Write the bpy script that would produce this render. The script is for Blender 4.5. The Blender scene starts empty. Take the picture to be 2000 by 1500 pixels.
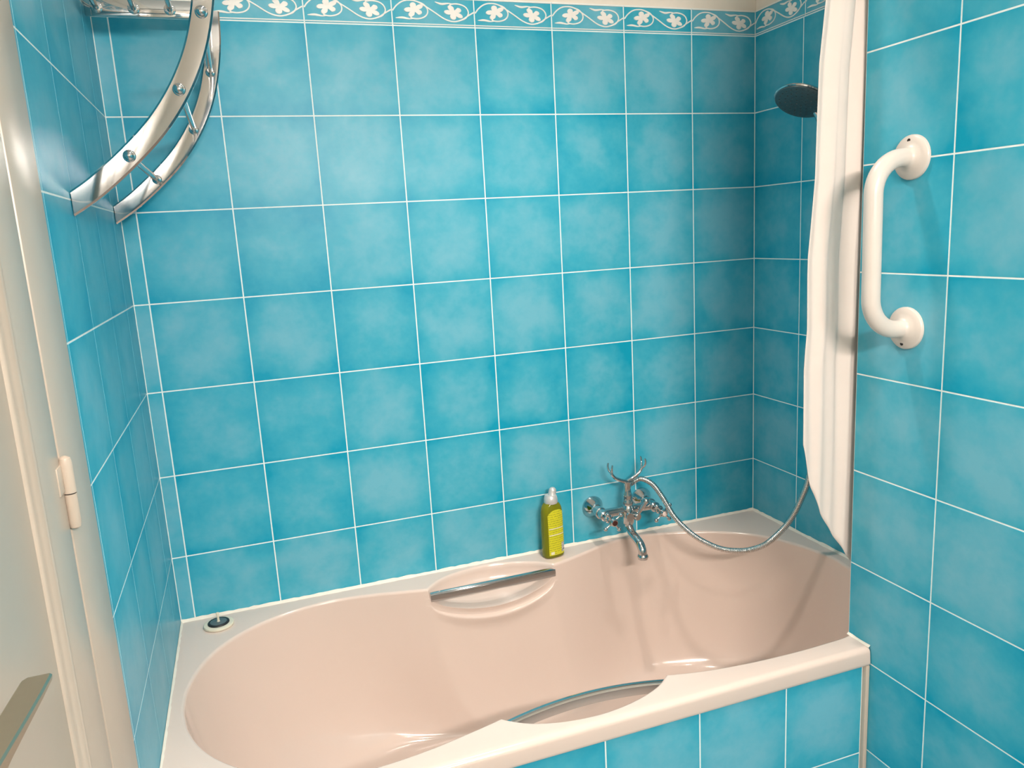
import bpy, bmesh, math, random
from mathutils import Vector, Matrix

random.seed(7)
scene = bpy.context.scene
COL = scene.collection
PI = math.pi

# ------------------------------------------------------------------ camera
cam_data = bpy.data.cameras.new('camera')
cam = bpy.data.objects.new('camera', cam_data)
COL.objects.link(cam)
cam_data.sensor_fit = 'HORIZONTAL'
cam_data.sensor_width = 36.0
cam_data.lens = 1510.888 / 2000.0 * 36.0
cam_data.clip_start = 0.02
RX = Vector((0.9419942, -0.3309934, -0.0555913))
DN = Vector((-0.1156612, -0.1646493, -0.9795474))
FW = Vector((0.3150706, 0.9291577, -0.1933818))
m = Matrix.Identity(4)
for r in range(3):
    m[r][0] = RX[r]; m[r][1] = -DN[r]; m[r][2] = -FW[r]
m.translation = Vector((0.2298, -1.9010, 1.4152))
cam.matrix_world = m
scene.camera = cam

# ------------------------------------------------------------------ world, exposure
world = bpy.data.worlds.new('world'); scene.world = world
world.use_nodes = True
world.node_tree.nodes['Background'].inputs[0].default_value = (0.8, 0.85, 0.9, 1)
world.node_tree.nodes['Background'].inputs[1].default_value = 0.05
vs = scene.view_settings
vs.view_transform = 'Standard'; vs.look = 'None'; vs.gamma = 1.0
vs.use_curve_mapping = False
vs.exposure = 0.56

# lamps of the room plus an added fill above the photographer: recessed ceiling downlights (x, y, watts)
CEIL = 2.40
LAMP_COL = (1.0, 0.895, 0.81)
LAMPS = [(0.46, -0.74, 40.0, 64), (0.74, -1.45, 24.0, 108), (1.00, -2.20, 14.0, 130), (0.94, -0.48, 38.0, 92)]   # x, y, watts, beam angle
FILL_WATTS = 13.0                            # power of the unseen fill tube added behind the photographer

# ------------------------------------------------------------------ materials
def new_mat(name):
    mt = bpy.data.materials.new(name); mt.use_nodes = True
    nt = mt.node_tree
    return mt, nt, nt.nodes['Principled BSDF']

def simple(name, col, rough=0.5, metal=0.0, noise=0.0, scale=30.0, **kw):
    mt, nt, b = new_mat(name)
    b.inputs['Base Color'].default_value = (*col, 1)
    b.inputs['Roughness'].default_value = rough
    b.inputs['Metallic'].default_value = metal
    for k, v in kw.items():
        b.inputs[k.replace('_', ' ')].default_value = v
    tc = nt.nodes.new('ShaderNodeTexCoord')
    nz = nt.nodes.new('ShaderNodeTexNoise'); nz.inputs['Scale'].default_value = scale
    nz.inputs['Detail'].default_value = 3
    nt.links.new(tc.outputs['Object'], nz.inputs['Vector'])
    mx = nt.nodes.new('ShaderNodeMix'); mx.data_type = 'RGBA'
    mx.inputs[6].default_value = (*[c * (1 - noise) for c in col], 1)
    mx.inputs[7].default_value = (*[min(1, c * (1 + noise)) for c in col], 1)
    nt.links.new(nz.outputs['Fac'], mx.inputs[0])
    nt.links.new(mx.outputs[2], b.inputs['Base Color'])
    return mt

def tile_material():
    mt, nt, b = new_mat('blue_glazed_tile')
    N = nt.nodes.new; L = nt.links.new
    tc = N('ShaderNodeTexCoord'); oi = N('ShaderNodeObjectInfo')
    sc = N('ShaderNodeVectorMath'); sc.operation = 'SCALE'
    sc.inputs['Scale'].default_value = 1.0
    off = N('ShaderNodeVectorMath'); off.operation = 'ADD'
    mul = N('ShaderNodeMath'); mul.operation = 'MULTIPLY'; mul.inputs[1].default_value = 37.0
    L(oi.outputs['Random'], mul.inputs[0])
    cmb = N('ShaderNodeCombineXYZ')
    L(mul.outputs[0], cmb.inputs[0]); L(mul.outputs[0], cmb.inputs[1]); L(mul.outputs[0], cmb.inputs[2])
    L(tc.outputs['Object'], off.inputs[0]); L(cmb.outputs[0], off.inputs[1])
    n1 = N('ShaderNodeTexNoise'); n1.inputs['Scale'].default_value = 13.0
    n1.inputs['Detail'].default_value = 4; n1.inputs['Roughness'].default_value = 0.55
    n2 = N('ShaderNodeTexNoise'); n2.inputs['Scale'].default_value = 60.0
    n2.inputs['Detail'].default_value = 3
    L(off.outputs[0], n1.inputs['Vector']); L(off.outputs[0], n2.inputs['Vector'])
    # glaze is sponged: paler cloud in the middle of every tile, deeper blue near its edges
    sep = N('ShaderNodeSeparateXYZ'); L(tc.outputs['Object'], sep.inputs[0])
    ax = N('ShaderNodeMath'); ax.operation = 'ABSOLUTE'; L(sep.outputs[0], ax.inputs[0])
    ay = N('ShaderNodeMath'); ay.operation = 'ABSOLUTE'; L(sep.outputs[1], ay.inputs[0])
    px = N('ShaderNodeMath'); px.operation = 'POWER'; px.inputs[1].default_value = 2.5; L(ax.outputs[0], px.inputs[0])
    py = N('ShaderNodeMath'); py.operation = 'POWER'; py.inputs[1].default_value = 2.5; L(ay.outputs[0], py.inputs[0])
    ad = N('ShaderNodeMath'); ad.operation = 'ADD'; L(px.outputs[0], ad.inputs[0]); L(py.outputs[0], ad.inputs[1])
    ed = N('ShaderNodeMath'); ed.operation = 'MULTIPLY'; ed.inputs[1].default_value = -105.0; L(ad.outputs[0], ed.inputs[0])
    s1 = N('ShaderNodeMath'); s1.operation = 'MULTIPLY_ADD'; s1.inputs[1].default_value = 1.15; s1.inputs[2].default_value = 0.05
    L(n1.outputs['Fac'], s1.inputs[0])
    s2 = N('ShaderNodeMath'); s2.operation = 'MULTIPLY_ADD'; s2.inputs[1].default_value = 0.22
    L(n2.outputs['Fac'], s2.inputs[0]); L(s1.outputs[0], s2.inputs[2])
    s3 = N('ShaderNodeMath'); s3.operation = 'ADD'; L(s2.outputs[0], s3.inputs[0]); L(ed.outputs[0], s3.inputs[1])
    rv = N('ShaderNodeMath'); rv.operation = 'MULTIPLY_ADD'; rv.inputs[1].default_value = 0.32
    L(oi.outputs['Random'], rv.inputs[0]); 
    sub = N('ShaderNodeMath'); sub.operation = 'SUBTRACT'; sub.inputs[1].default_value = 0.14
    L(s3.outputs[0], sub.inputs[0]); L(sub.outputs[0], rv.inputs[2])
    cr = N('ShaderNodeValToRGB')
    e = cr.color_ramp.elements
    e[0].position = 0.12; e[0].color = TILE_DARK
    e[1].position = 0.95; e[1].color = TILE_LIGHT
    mid = e.new(0.5); mid.color = TILE_MID
    L(rv.outputs[0], cr.inputs['Fac'])
    L(cr.outputs['Color'], b.inputs['Base Color'])
    b.inputs['Roughness'].default_value = 0.36
    b.inputs['IOR'].default_value = 1.40; b.inputs['Specular IOR Level'].default_value = 0.38
    n3 = N('ShaderNodeTexNoise'); n3.inputs['Scale'].default_value = 16.0
    L(off.outputs[0], n3.inputs['Vector'])
    bp = N('ShaderNodeBump'); bp.inputs['Strength'].default_value = 0.12; bp.inputs['Distance'].default_value = 0.004
    L(n3.outputs['Fac'], bp.inputs['Height']); L(bp.outputs[0], b.inputs['Normal'])
    return mt

TILE_DARK = (0.004, 0.320, 0.475, 1)
TILE_MID = (0.052, 0.390, 0.520, 1)
TILE_LIGHT = (0.150, 0.450, 0.565, 1)
M = {}
M['tile'] = tile_material()
M['grout'] = simple('white_grout', (0.80, 0.86, 0.84), 0.8, noise=0.06, scale=120)
M['plaster'] = simple('cream_plaster', (0.80, 0.735, 0.645), 0.85, noise=0.03, scale=60)
M['ceiling'] = simple('ceiling_paint', (0.88, 0.87, 0.85), 0.9, noise=0.02, scale=40)
M['floor'] = simple('floor_tile_grey', (0.45, 0.46, 0.46), 0.4, noise=0.15, scale=12)
M['relief'] = simple('cream_relief_glaze', (0.86, 0.82, 0.77), 0.3, noise=0.04, scale=90)
M['acrylic'] = simple('white_bath_acrylic', (0.71, 0.570, 0.495), 0.13, noise=0.012, scale=9, Coat_Weight=0.35, Coat_Roughness=0.06)
M['sealant'] = simple('cream_sealant', (0.80, 0.74, 0.64), 0.5, noise=0.10, scale=50)
M['chrome'] = simple('polished_chrome', (0.58, 0.58, 0.58), 0.07, 1.0, noise=0.02, scale=20)
M['satin'] = simple('satin_nickel', (0.50, 0.45, 0.35), 0.36, 1.0, noise=0.04, scale=120)
M['hosemetal'] = simple('hose_steel', (0.62, 0.60, 0.57), 0.22, 1.0, noise=0.05, scale=60)
M['paint'] = simple('white_gloss_paint', (0.55, 0.455, 0.37), 0.32, noise=0.03, scale=25)
M['whitebar'] = simple('white_powder_coat', (0.62, 0.555, 0.50), 0.3, noise=0.015, scale=30)
M['curtain'] = simple('white_curtain_cloth', (0.70, 0.61, 0.555), 0.75, noise=0.02, scale=40)
M['rubber'] = simple('black_rubber', (0.015, 0.015, 0.017), 0.45, noise=0.1, scale=60)
M['dark'] = simple('dark_hole', (0.012, 0.010, 0.010), 0.7, noise=0.1, scale=60)
M['shadegrey'] = simple('slate_plastic', (0.09, 0.12, 0.13), 0.35, noise=0.1, scale=60)
M['creamring'] = simple('cream_plastic', (0.74, 0.68, 0.54), 0.4, noise=0.05, scale=60)
M['cap'] = simple('silver_plastic_cap', (0.62, 0.60, 0.58), 0.35, 0.3, noise=0.05, scale=80)
M['liquid'] = simple('yellow_green_soap', (0.36, 0.36, 0.015), 0.10, noise=0.08, scale=25, Transmission_Weight=0.55, IOR=1.35)
M['enamel'] = simple('pink_white_enamel', (0.80, 0.66, 0.60), 0.3, noise=0.03, scale=80)
M['redcap'] = simple('dark_red_enamel', (0.05, 0.012, 0.008), 0.35, noise=0.1, scale=80)
M['nozzle'] = simple('dark_nozzle_face', (0.10, 0.14, 0.15), 0.3, 0.6, noise=0.2, scale=200)

def label_material():
    mt, nt, b = new_mat('printed_label')
    N = nt.nodes.new; L = nt.links.new
    tc = N('ShaderNodeTexCoord'); sep = N('ShaderNodeSeparateXYZ'); L(tc.outputs['Object'], sep.inputs[0])
    nz = N('ShaderNodeTexNoise'); nz.inputs['Scale'].default_value = 1.0; nz.inputs['Detail'].default_value = 1
    mp = N('ShaderNodeMapping'); mp.inputs['Scale'].default_value = (420, 1, 330)
    L(tc.outputs['Object'], mp.inputs['Vector']); L(mp.outputs[0], nz.inputs['Vector'])
    wv = N('ShaderNodeMath'); wv.operation = 'MULTIPLY'; wv.inputs[1].default_value = 2 * PI / 0.0062; L(sep.outputs[2], wv.inputs[0])
    sn = N('ShaderNodeMath'); sn.operation = 'SINE'; L(wv.outputs[0], sn.inputs[0])
    gt = N('ShaderNodeMath'); gt.operation = 'GREATER_THAN'; gt.inputs[1].default_value = 0.1; L(sn.outputs[0], gt.inputs[0])
    g2 = N('ShaderNodeMath'); g2.operation = 'GREATER_THAN'; g2.inputs[1].default_value = 0.47; L(nz.outputs['Fac'], g2.inputs[0])
    pr = N('ShaderNodeMath'); pr.operation = 'MULTIPLY'; L(gt.outputs[0], pr.inputs[0]); L(g2.outputs[0], pr.inputs[1])
    mx = N('ShaderNodeMix'); mx.data_type = 'RGBA'
    mx.inputs[6].default_value = (0.66, 0.62, 0.02, 1); mx.inputs[7].default_value = (0.36, 0.36, 0.02, 1)
    L(pr.outputs[0], mx.inputs[0]); L(mx.outputs[2], b.inputs['Base Color'])
    b.inputs['Roughness'].default_value = 0.35
    return mt
M['label'] = label_material()
M['labelwhite'] = simple('label_pale_print', (0.80, 0.76, 0.55), 0.4, noise=0.05, scale=300)

def barcode_material():
    mt, nt, b = new_mat('barcode_print')
    N = nt.nodes.new; L = nt.links.new
    tc = N('ShaderNodeTexCoord')
    mp = N('ShaderNodeMapping'); mp.inputs['Scale'].default_value = (1, 1, 900)
    nz = N('ShaderNodeTexNoise'); nz.inputs['Scale'].default_value = 1.0; nz.inputs['Detail'].default_value = 0
    L(tc.outputs['Object'], mp.inputs['Vector']); L(mp.outputs[0], nz.inputs['Vector'])
    g = N('ShaderNodeMath'); g.operation = 'GREATER_THAN'; g.inputs[1].default_value = 0.5; L(nz.outputs['Fac'], g.inputs[0])
    mx = N('ShaderNodeMix'); mx.data_type = 'RGBA'
    mx.inputs[6].default_value = (0.75, 0.72, 0.66, 1); mx.inputs[7].default_value = (0.10, 0.10, 0.10, 1)
    L(g.outputs[0], mx.inputs[0]); L(mx.outputs[2], b.inputs['Base Color'])
    return mt
M['barcode'] = barcode_material()

def emit_material(name, col, strength):
    mt, nt, b = new_mat(name)
    b.inputs['Base Color'].default_value = (0.9, 0.9, 0.9, 1)
    b.inputs['Emission Color'].default_value = (*col, 1)
    b.inputs['Emission Strength'].default_value = strength
    return mt
M['lens'] = emit_material('lit_lamp_lens', LAMP_COL, 30.0)

# ------------------------------------------------------------------ helpers
def obj(name, bm, mat, parent=None, smooth=None, recalc=True):
    if recalc:
        bmesh.ops.recalc_face_normals(bm, faces=bm.faces[:])
    me = bpy.data.meshes.new(name)
    bm.to_mesh(me); bm.free()
    if mat is not None:
        me.materials.append(M[mat] if isinstance(mat, str) else mat)
    if smooth is not None:
        for p in me.polygons: p.use_smooth = True
        me.set_sharp_from_angle(angle=math.radians(smooth))
    o = bpy.data.objects.new(name, me); COL.objects.link(o)
    if parent is not None: o.parent = parent
    return o

def tag(o, label=None, cat=None, group=None, kind=None):
    if label: o['label'] = label
    if cat: o['category'] = cat
    if group: o['group'] = group
    if kind: o['kind'] = kind
    return o

def empty(name, loc=(0, 0, 0)):
    o = bpy.data.objects.new(name, None); COL.objects.link(o)
    o.empty_display_size = 0.05
    o.location = loc
    return o

def keep_parent(o, parent):
    o.parent = parent
    o.matrix_parent_inverse = Matrix.Translation(-Vector(parent.location))

def add_box(bm, lo, hi, bevel=0.0, seg=2):
    cx = [(a + b) / 2 for a, b in zip(lo, hi)]; s = [abs(b - a) for a, b in zip(lo, hi)]
    g = bmesh.ops.create_cube(bm, size=1.0, matrix=Matrix.Translation(cx) @ Matrix.Diagonal((*s, 1)))
    if bevel > 0:
        es = list({e for v in g['verts'] for e in v.link_edges})
        bmesh.ops.bevel(bm, geom=es, offset=bevel, segments=seg, profile=0.5, affect='EDGES')
    return bm

def box(name, lo, hi, mat, parent=None, bevel=0.0, seg=2):
    bm = bmesh.new(); add_box(bm, lo, hi, bevel, seg)
    return obj(name, bm, mat, parent, smooth=40 if bevel else None)

def frame_from(axis):
    a = Vector(axis).normalized()
    t = Vector((0, 0, 1)) if abs(a.z) < 0.9 else Vector((1, 0, 0))
    u = a.cross(t).normalized(); v = a.cross(u).normalized()
    return u, v, a

def add_lathe(bm, origin, axis, prof, seg=28, cap=True):
    """prof: list of (distance along axis, radius)"""
    u, v, a = frame_from(axis); o = Vector(origin); rings = []
    for d, r in prof:
        rings.append([bm.verts.new(o + a * d + (u * math.cos(2 * PI * k / seg) + v * math.sin(2 * PI * k / seg)) * max(r, 1e-5)) for k in range(seg)])
    for A, B in zip(rings, rings[1:]):
        for k in range(seg):
            bm.faces.new((A[k], A[(k + 1) % seg], B[(k + 1) % seg], B[k]))
    if cap:
        bm.faces.new(rings[0][::-1]); bm.faces.new(rings[-1])
    return bm

def spline(pts, n=12):
    """Catmull-Rom through points"""
    P = [Vector(p) for p in pts]
    P = [2 * P[0] - P[1]] + P + [2 * P[-1] - P[-2]]
    out = []
    for i in range(1, len(P) - 2):
        a, b, c, d = P[i - 1], P[i], P[i + 1], P[i + 2]
        for k in range(n):
            t = k / n
            out.append(0.5 * ((2 * b) + (c - a) * t + (2 * a - 5 * b + 4 * c - d) * t * t + (3 * b - a - 3 * c + d) * t ** 3))
    out.append(P[-2].copy())
    return out

def add_tube(bm, pts, rad, seg=14, cap=True):
    P = [Vector(p) for p in pts]; n = len(P)
    R = rad if isinstance(rad, (list, tuple)) else [rad] * n
    tang = [(P[min(i + 1, n - 1)] - P[max(i - 1, 0)]).normalized() for i in range(n)]
    u, v, _ = frame_from(tang[0]); rings = []
    for i in range(n):
        t = tang[i]
        u = (u - t * u.dot(t)).normalized(); v = t.cross(u).normalized()
        rings.append([bm.verts.new(P[i] + (u * math.cos(2 * PI * k / seg) + v * math.sin(2 * PI * k / seg)) * R[i]) for k in range(seg)])
    for A, B in zip(rings, rings[1:]):
        for k in range(seg):
            bm.faces.new((A[k], A[(k + 1) % seg], B[(k + 1) % seg], B[k]))
    if cap:
        bm.faces.new(rings[0][::-1]); bm.faces.new(rings[-1])
    return bm

def add_ball(bm, c, r, sub=2):
    bmesh.ops.create_icosphere(bm, subdivisions=sub, radius=r, matrix=Matrix.Translation(c))

def interp(tab, x):
    if x <= tab[0][0]: return tab[0][1]
    for (a, b), (c, d) in zip(tab, tab[1:]):
        if x <= c: return b + (d - b) * (x - a) / (c - a)
    return tab[-1][1]

# ------------------------------------------------------------------ room shell
XR, XG, YP = 1.632, 1.362, -0.695        # alcove end wall, grab-bar wall, pier edge
ZB, ZBT = 1.900, 1.965                   # border strip bottom and top
YF = -2.75                               # wall behind the photographer
TT, GAP, GD = 0.006, 0.0028, 0.00030      # tile thickness, joint, joint depth
PITCH = 0.2

def structure(name, lo, hi, mat):
    o = box(name, lo, hi, mat); o['kind'] = 'structure'; return o

floor = structure('floor', (-0.12, YF - 0.1, -0.05), (1.80, 0.12, 0.0), 'floor')
ceiling = structure('ceiling', (-0.12, YF - 0.1, CEIL), (1.80, 0.12, CEIL + 0.05), 'ceiling')
wall_back = structure('wall_back', (-0.12, TT, 0), (1.80, 0.12, CEIL), 'plaster')
wall_left = structure('wall_left', (-0.12, YF, 0), (-TT, TT, CEIL), 'plaster')
wall_alcove = structure('wall_alcove', (XR + TT, YP - TT, 0), (1.80, TT, CEIL), 'plaster')
wall_right = structure('wall_right', (XG + TT, YF, 0), (1.80, YP - TT, CEIL), 'plaster')
wall_front = structure('wall_front', (-0.12, YF - 0.1, 0), (1.80, YF, CEIL), 'plaster')

_tile_mesh = {}
def tile_mesh(w, h):
    key = (round(w, 4), round(h, 4))
    if key not in _tile_mesh:
        bm = bmesh.new()
        add_box(bm, (-w / 2, -h / 2, -TT), (w / 2, h / 2, 0))
        es = [e for e in bm.edges if all(v.co.z > -1e-6 for v in e.verts)]
        bmesh.ops.bevel(bm, geom=es, offset=0.0003, segments=1, affect='EDGES')
        bmesh.ops.recalc_face_normals(bm, faces=bm.faces[:])
        me = bpy.data.meshes.new('tile'); bm.to_mesh(me); bm.free()
        me.materials.append(M['tile'])
        _tile_mesh[key] = me
    return _tile_mesh[key]

def place(o, c, u, n):
    u = Vector(u); n = Vector(n); v = n.cross(u)
    mm = Matrix.Identity(4)
    for r in range(3):
        mm[r][0] = u[r]; mm[r][1] = v[r]; mm[r][2] = n[r]
    mm.translation = Vector(c)
    o.matrix_world = mm

def tile_field(wall, pos, u, n, ulines, zlines, jit=0.00006):
    """pos(u, z) -> world point; ulines, zlines: joint centre lines, ascending"""
    for a, b in zip(ulines, ulines[1:]):
        for c, d in zip(zlines, zlines[1:]):
            w, h = b - a - GAP, d - c - GAP
            if w < 0.004 or h < 0.004: continue
            t = bpy.data.objects.new('tile', tile_mesh(w, h)); COL.objects.link(t)
            p = Vector(pos((a + b) / 2, (c + d) / 2)) + Vector(n) * random.uniform(-jit, jit)
            t.parent = wall
            place(t, p, u, n)

# ---- relief ornament of the border strip
RB = [0]
def ribbon(bm, pts, w, z0=-0.001, z1=0.0011):
    RB[0] += 1; z1 = z1 + 0.00005 * (RB[0] % 9)
    P = [Vector((p[0], p[1], 0)) for p in pts]; n = len(P)
    W = w if isinstance(w, list) else [w] * n
    L_, R_, L0, R0 = [], [], [], []
    for i in range(n):
        t = (P[min(i + 1, n - 1)] - P[max(i - 1, 0)]).normalized()
        s = Vector((-t.y, t.x, 0)) * W[i] / 2
        L_.append(bm.verts.new((P[i].x + s.x * .7, P[i].y + s.y * .7, z1))); R_.append(bm.verts.new((P[i].x - s.x * .7, P[i].y - s.y * .7, z1)))
        L0.append(bm.verts.new((P[i].x + s.x, P[i].y + s.y, z0))); R0.append(bm.verts.new((P[i].x - s.x, P[i].y - s.y, z0)))
    for i in range(n - 1):
        bm.faces.new((L_[i], L_[i + 1], R_[i + 1], R_[i]))
        bm.faces.new((L0[i], L0[i + 1], L_[i + 1], L_[i]))
        bm.faces.new((R_[i], R_[i + 1], R0[i + 1], R0[i]))
    bm.faces.new((L0[0], L_[0], R_[0], R0[0])); bm.faces.new((L_[-1], L0[-1], R0[-1], R_[-1]))

LEAF = []
for k in range(40):                      # five rounded lobes, notch at the stalk
    th = -PI / 2 + 2 * PI * k / 40
    lobe = abs(math.cos(2.5 * (th - PI / 2))) ** 0.9
    rr_ = 0.46 + 0.50 * lobe
    if abs(th + PI / 2) < 0.3: rr_ = 0.35
    LEAF.append((rr_ * math.cos(th), rr_ * math.sin(th)))
def leaf(bm, c, sx, sy, rot, flip):
    cr, sr = math.cos(rot), math.sin(rot); top, bot = [], []
    for x, y in LEAF:
        y = -y if flip else y
        X, Y = x * sx, y * sy
        X, Y = X * cr - Y * sr, X * sr + Y * cr
        top.append(bm.verts.new((c[0] + X * .93, c[1] + Y * .93, 0.0017))); bot.append(bm.verts.new((c[0] + X, c[1] + Y, -0.001)))
    cen = bm.verts.new((c[0], c[1], 0.0021)); n = len(top)
    for i in range(n):
        j = (i + 1) % n
        bm.faces.new((cen, top[i], top[j])); bm.faces.new((bot[i], bot[j], top[j], top[i]))

def uv2(p, W=0.2, H=0.065):
    return ((p[0] - 0.5) * W, (0.5 - p[1]) * H)

def ornament_mesh():
    bm = bmesh.new()
    sp = lambda pts, n=8: [(q.x, q.y) for q in spline([(*uv2(p), 0) for p in pts], n)]
    vw = 0.0038
    ribbon(bm, sp([(0.01, .50), (.06, .33), (.13, .19), (.21, .14), (.30, .17), (.40, .32), (.50, .50), (.60, .69), (.68, .79), (.76, .81), (.85, .73), (.92, .60), (.99, .48)]), vw)
    ribbon(bm, sp([(.30, .17), (.38, .26), (.425, .42), (.42, .58), (.375, .70), (.30, .755), (.23, .735), (.215, .68)]), vw)
    b = sp([(.26, .75), (.20, .765), (.12, .73), (.04, .745)])
    ribbon(bm, b, [0.0016 + 0.0042 * math.sin(PI * min(1, (i / (len(b) - 1)) ** 1.6)) for i in range(len(b))])
    ribbon(bm, sp([(.80, .79), (.885, .69), (.925, .52), (.91, .36), (.86, .25), (.78, .205), (.71, .235), (.70, .30)]), vw)
    b = sp([(.75, .215), (.68, .20), (.60, .225), (.52, .165)])
    ribbon(bm, b, [0.0016 + 0.0042 * math.sin(PI * min(1, (i / (len(b) - 1)) ** 1.6)) for i in range(len(b))])
    leaf(bm, uv2((.265, .45)), 0.0265, 0.0175, math.radians(14), False)
    leaf(bm, uv2((.745, .51)), 0.0265, 0.0175, math.radians(-14), True)
    ribbon(bm, sp([(.225, .71), (.235, .66), (.25, .58)], 4), 0.0028)
    ribbon(bm, sp([(.70, .27), (.70, .33), (.715, .40)], 4), 0.0022)
    for vv in (.045, .93):
        ribbon(bm, [uv2((.0085, vv)), uv2((.9915, vv))], 0.0028)
    bmesh.ops.recalc_face_normals(bm, faces=bm.faces[:])
    me = bpy.data.meshes.new('leaf_scroll'); bm.to_mesh(me); bm.free()
    me.materials.append(M['relief'])
    return me
ORN = ornament_mesh()

def clipped_ornament(u0, u1):
    bm = bmesh.new(); bm.from_mesh(ORN)
    for co, no in (((u0, 0, 0), (-1, 0, 0)), ((u1, 0, 0), (1, 0, 0))):
        bmesh.ops.bisect_plane(bm, geom=bm.verts[:] + bm.edges[:] + bm.faces[:], plane_co=co, plane_no=no, clear_outer=True)
    bmesh.ops.translate(bm, verts=bm.verts[:], vec=(-(u0 + u1) / 2, 0, 0))
    me = bpy.data.meshes.new('leaf_scroll'); bm.to_mesh(me); bm.free()
    me.materials.append(M['relief']); return me

def border_row(wall, pos, u, n, ulines, cut=None):
    for i, (a, b) in enumerate(zip(ulines, ulines[1:])):
        t = bpy.data.objects.new('border_tile', tile_mesh(b - a - GAP, ZBT - ZB - GAP)); COL.objects.link(t)
        t.parent = wall
        place(t, pos((a + b) / 2, (ZB + ZBT) / 2), u, n)
        w = b - a
        if w > 0.199: me = ORN
        elif cut == 'keep_right': me = clipped_ornament(0.1 - w + .002, 0.1)
        else: me = clipped_ornament(-0.1, -0.1 + w - .002)
        r = bpy.data.objects.new('leaf_scroll', me); COL.objects.link(r)
        r.parent = t
        r.matrix_world = t.matrix_world

def zgrid(z0, z1=ZB):
    z = [ZB - PITCH * k for k in range(20)]
    z = sorted(q for q in z if q > z0 + 0.02 and q <= z1 + 1e-6)
    return [z0] + z
RIM = 0.537
# back wall
ul = [0.0] + [XR - PITCH * k for k in range(8, -1, -1)]
pos_b = lambda a, z: (a, 0, z)
box('grout', (-.001, GD, 0.40), (XR + .001, TT + .001, ZBT), 'grout', wall_back)
tile_field(wall_back, pos_b, (1, 0, 0), (0, -1, 0), ul, zgrid(RIM - 0.004))
border_row(wall_back, pos_b, (1, 0, 0), (0, -1, 0), ul, 'keep_right')
# left wall (coordinate a runs from the door to the corner: a = y)
box('grout', (-TT - .001, -0.80, 0.0), (-GD, 0, ZBT), 'grout', wall_left)
ll = [-0.80, -0.718, -0.518, -0.318, -0.118, 0.0]
pos_l = lambda a, z: (0, a, z)
tile_field(wall_left, pos_l, (0, 1, 0), (1, 0, 0), ll[1:], zgrid(RIM - 0.004))
tile_field(wall_left, pos_l, (0, 1, 0), (1, 0, 0), ll[:2], zgrid(0.0))
border_row(wall_left, pos_l, (0, 1, 0), (1, 0, 0), ll, 'keep_right')
# alcove end wall (a = -y)
box('grout', (XR + GD, YP, 0.40), (XR + TT + .001, 0, ZBT), 'grout', wall_alcove)
al = [0.0, 0.195, 0.395, 0.595, -YP]
pos_a = lambda a, z: (XR, -a, z)
tile_field(wall_alcove, pos_a, (0, -1, 0), (-1, 0, 0), al, zgrid(RIM - 0.004))
border_row(wall_alcove, pos_a, (0, -1, 0), (-1, 0, 0), [0.0, 0.2, 0.4, 0.6, -YP])
# wall with the grab bar (a = -y), and the short return behind the curtain
box('grout', (XG + GD, YF, 0.0), (XG + TT + .001, YP - GD, ZBT), 'grout', wall_right)
box('grout', (XG + GD, YP - TT - .001, 0.40), (XR, YP - GD, ZBT), 'grout', wall_right)
gl = [-YP + PITCH * k for k in range(11)]
pos_g = lambda a, z: (XG, -a, z)
tile_field(wall_right, pos_g, (0, -1, 0), (-1, 0, 0), gl, zgrid(0.0))
border_row(wall_right, pos_g, (0, -1, 0), (-1, 0, 0), gl)
pos_r = lambda a, z: (a, YP, z)
tile_field(wall_right, lambda a, z: (-a, YP, z), (-1, 0, 0), (0, 1, 0), [-XR, -XG - 0.2, -XG], zgrid(RIM - 0.004))
border_row(wall_right, lambda a, z: (-a, YP, z), (-1, 0, 0), (0, 1, 0), [-XR, -XG - 0.2, -XG])

# ------------------------------------------------------------------ bath
YC = -0.378
LOBE0, LOBE1 = 0.587, 0.931
BACK = [(0.029, -.378), (.033, -.318), (.053, -.240), (.089, -.172), (.145, -.116), (.212, -.077), (.288, -.054), (.358, -.047), (.448, -.058), (.527, -.077), (LOBE0, -.092)]
BACK2 = [(LOBE1, -.096), (.985, -.081), (1.047, -.059), (1.11, -.036), (1.17, -.024), (1.235, -.024), (1.304, -.042), (1.373, -.067), (1.44, -.102), (1.499, -.148), (1.540, -.200), (1.576, -.277), (1.595, -.358), (1.597, -.400)]
FRONT2 = [(1.597, -.400), (1.585, -.470), (1.555, -.550), (1.505, -.622), (1.44, -.672), (1.356, -.699), (1.29, -.704), (1.206, -.705), (1.105, -.700), (1.01, -.688), (LOBE1 + .004, -.670)]
FRONT1 = [(LOBE0 + .003, -.669), (.527, -.684), (.448, -.700), (.36, -.709), (.288, -.703), (.205, -.672), (.140, -.622), (.095, -.574), (.063, -.522), (.041, -.462), (.031, -.405), (0.029, -.378)]
LOBE_B = [(LOBE0, -.092), (.601, -.076), (.638, -.047), (.697, -.026), (.766, -.020), (.835, -.034), (.894, -.062), (LOBE1, -.096)]
def lobe_b(x): return interp(LB, x)
LB = [(q.x, q.y) for q in spline([(a, b, 0) for a, b in LOBE_B], 8)]
def resample(pts, n):
    q = spline([(a, b, 0) for a, b in pts], 10)
    d = [0]
    for a, b in zip(q, q[1:]): d.append(d[-1] + (b - a).length)
    out = []
    for k in range(n):
        s = d[-1] * k / (n - 1)
        i = max(j for j in range(len(d)) if d[j] <= s + 1e-12); i = min(i, len(q) - 2)
        f = (s - d[i]) / max(1e-9, d[i + 1] - d[i])
        out.append(q[i].lerp(q[i + 1], f))
    return [(p.x, p.y) for p in out]
NL = 41
contour = []          # (x, base y, lobe displacement, lobe fraction 0..1)
for x, y in resample(BACK, 60)[:-1]: contour.append((x, y, 0.0, 0.0))
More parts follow.
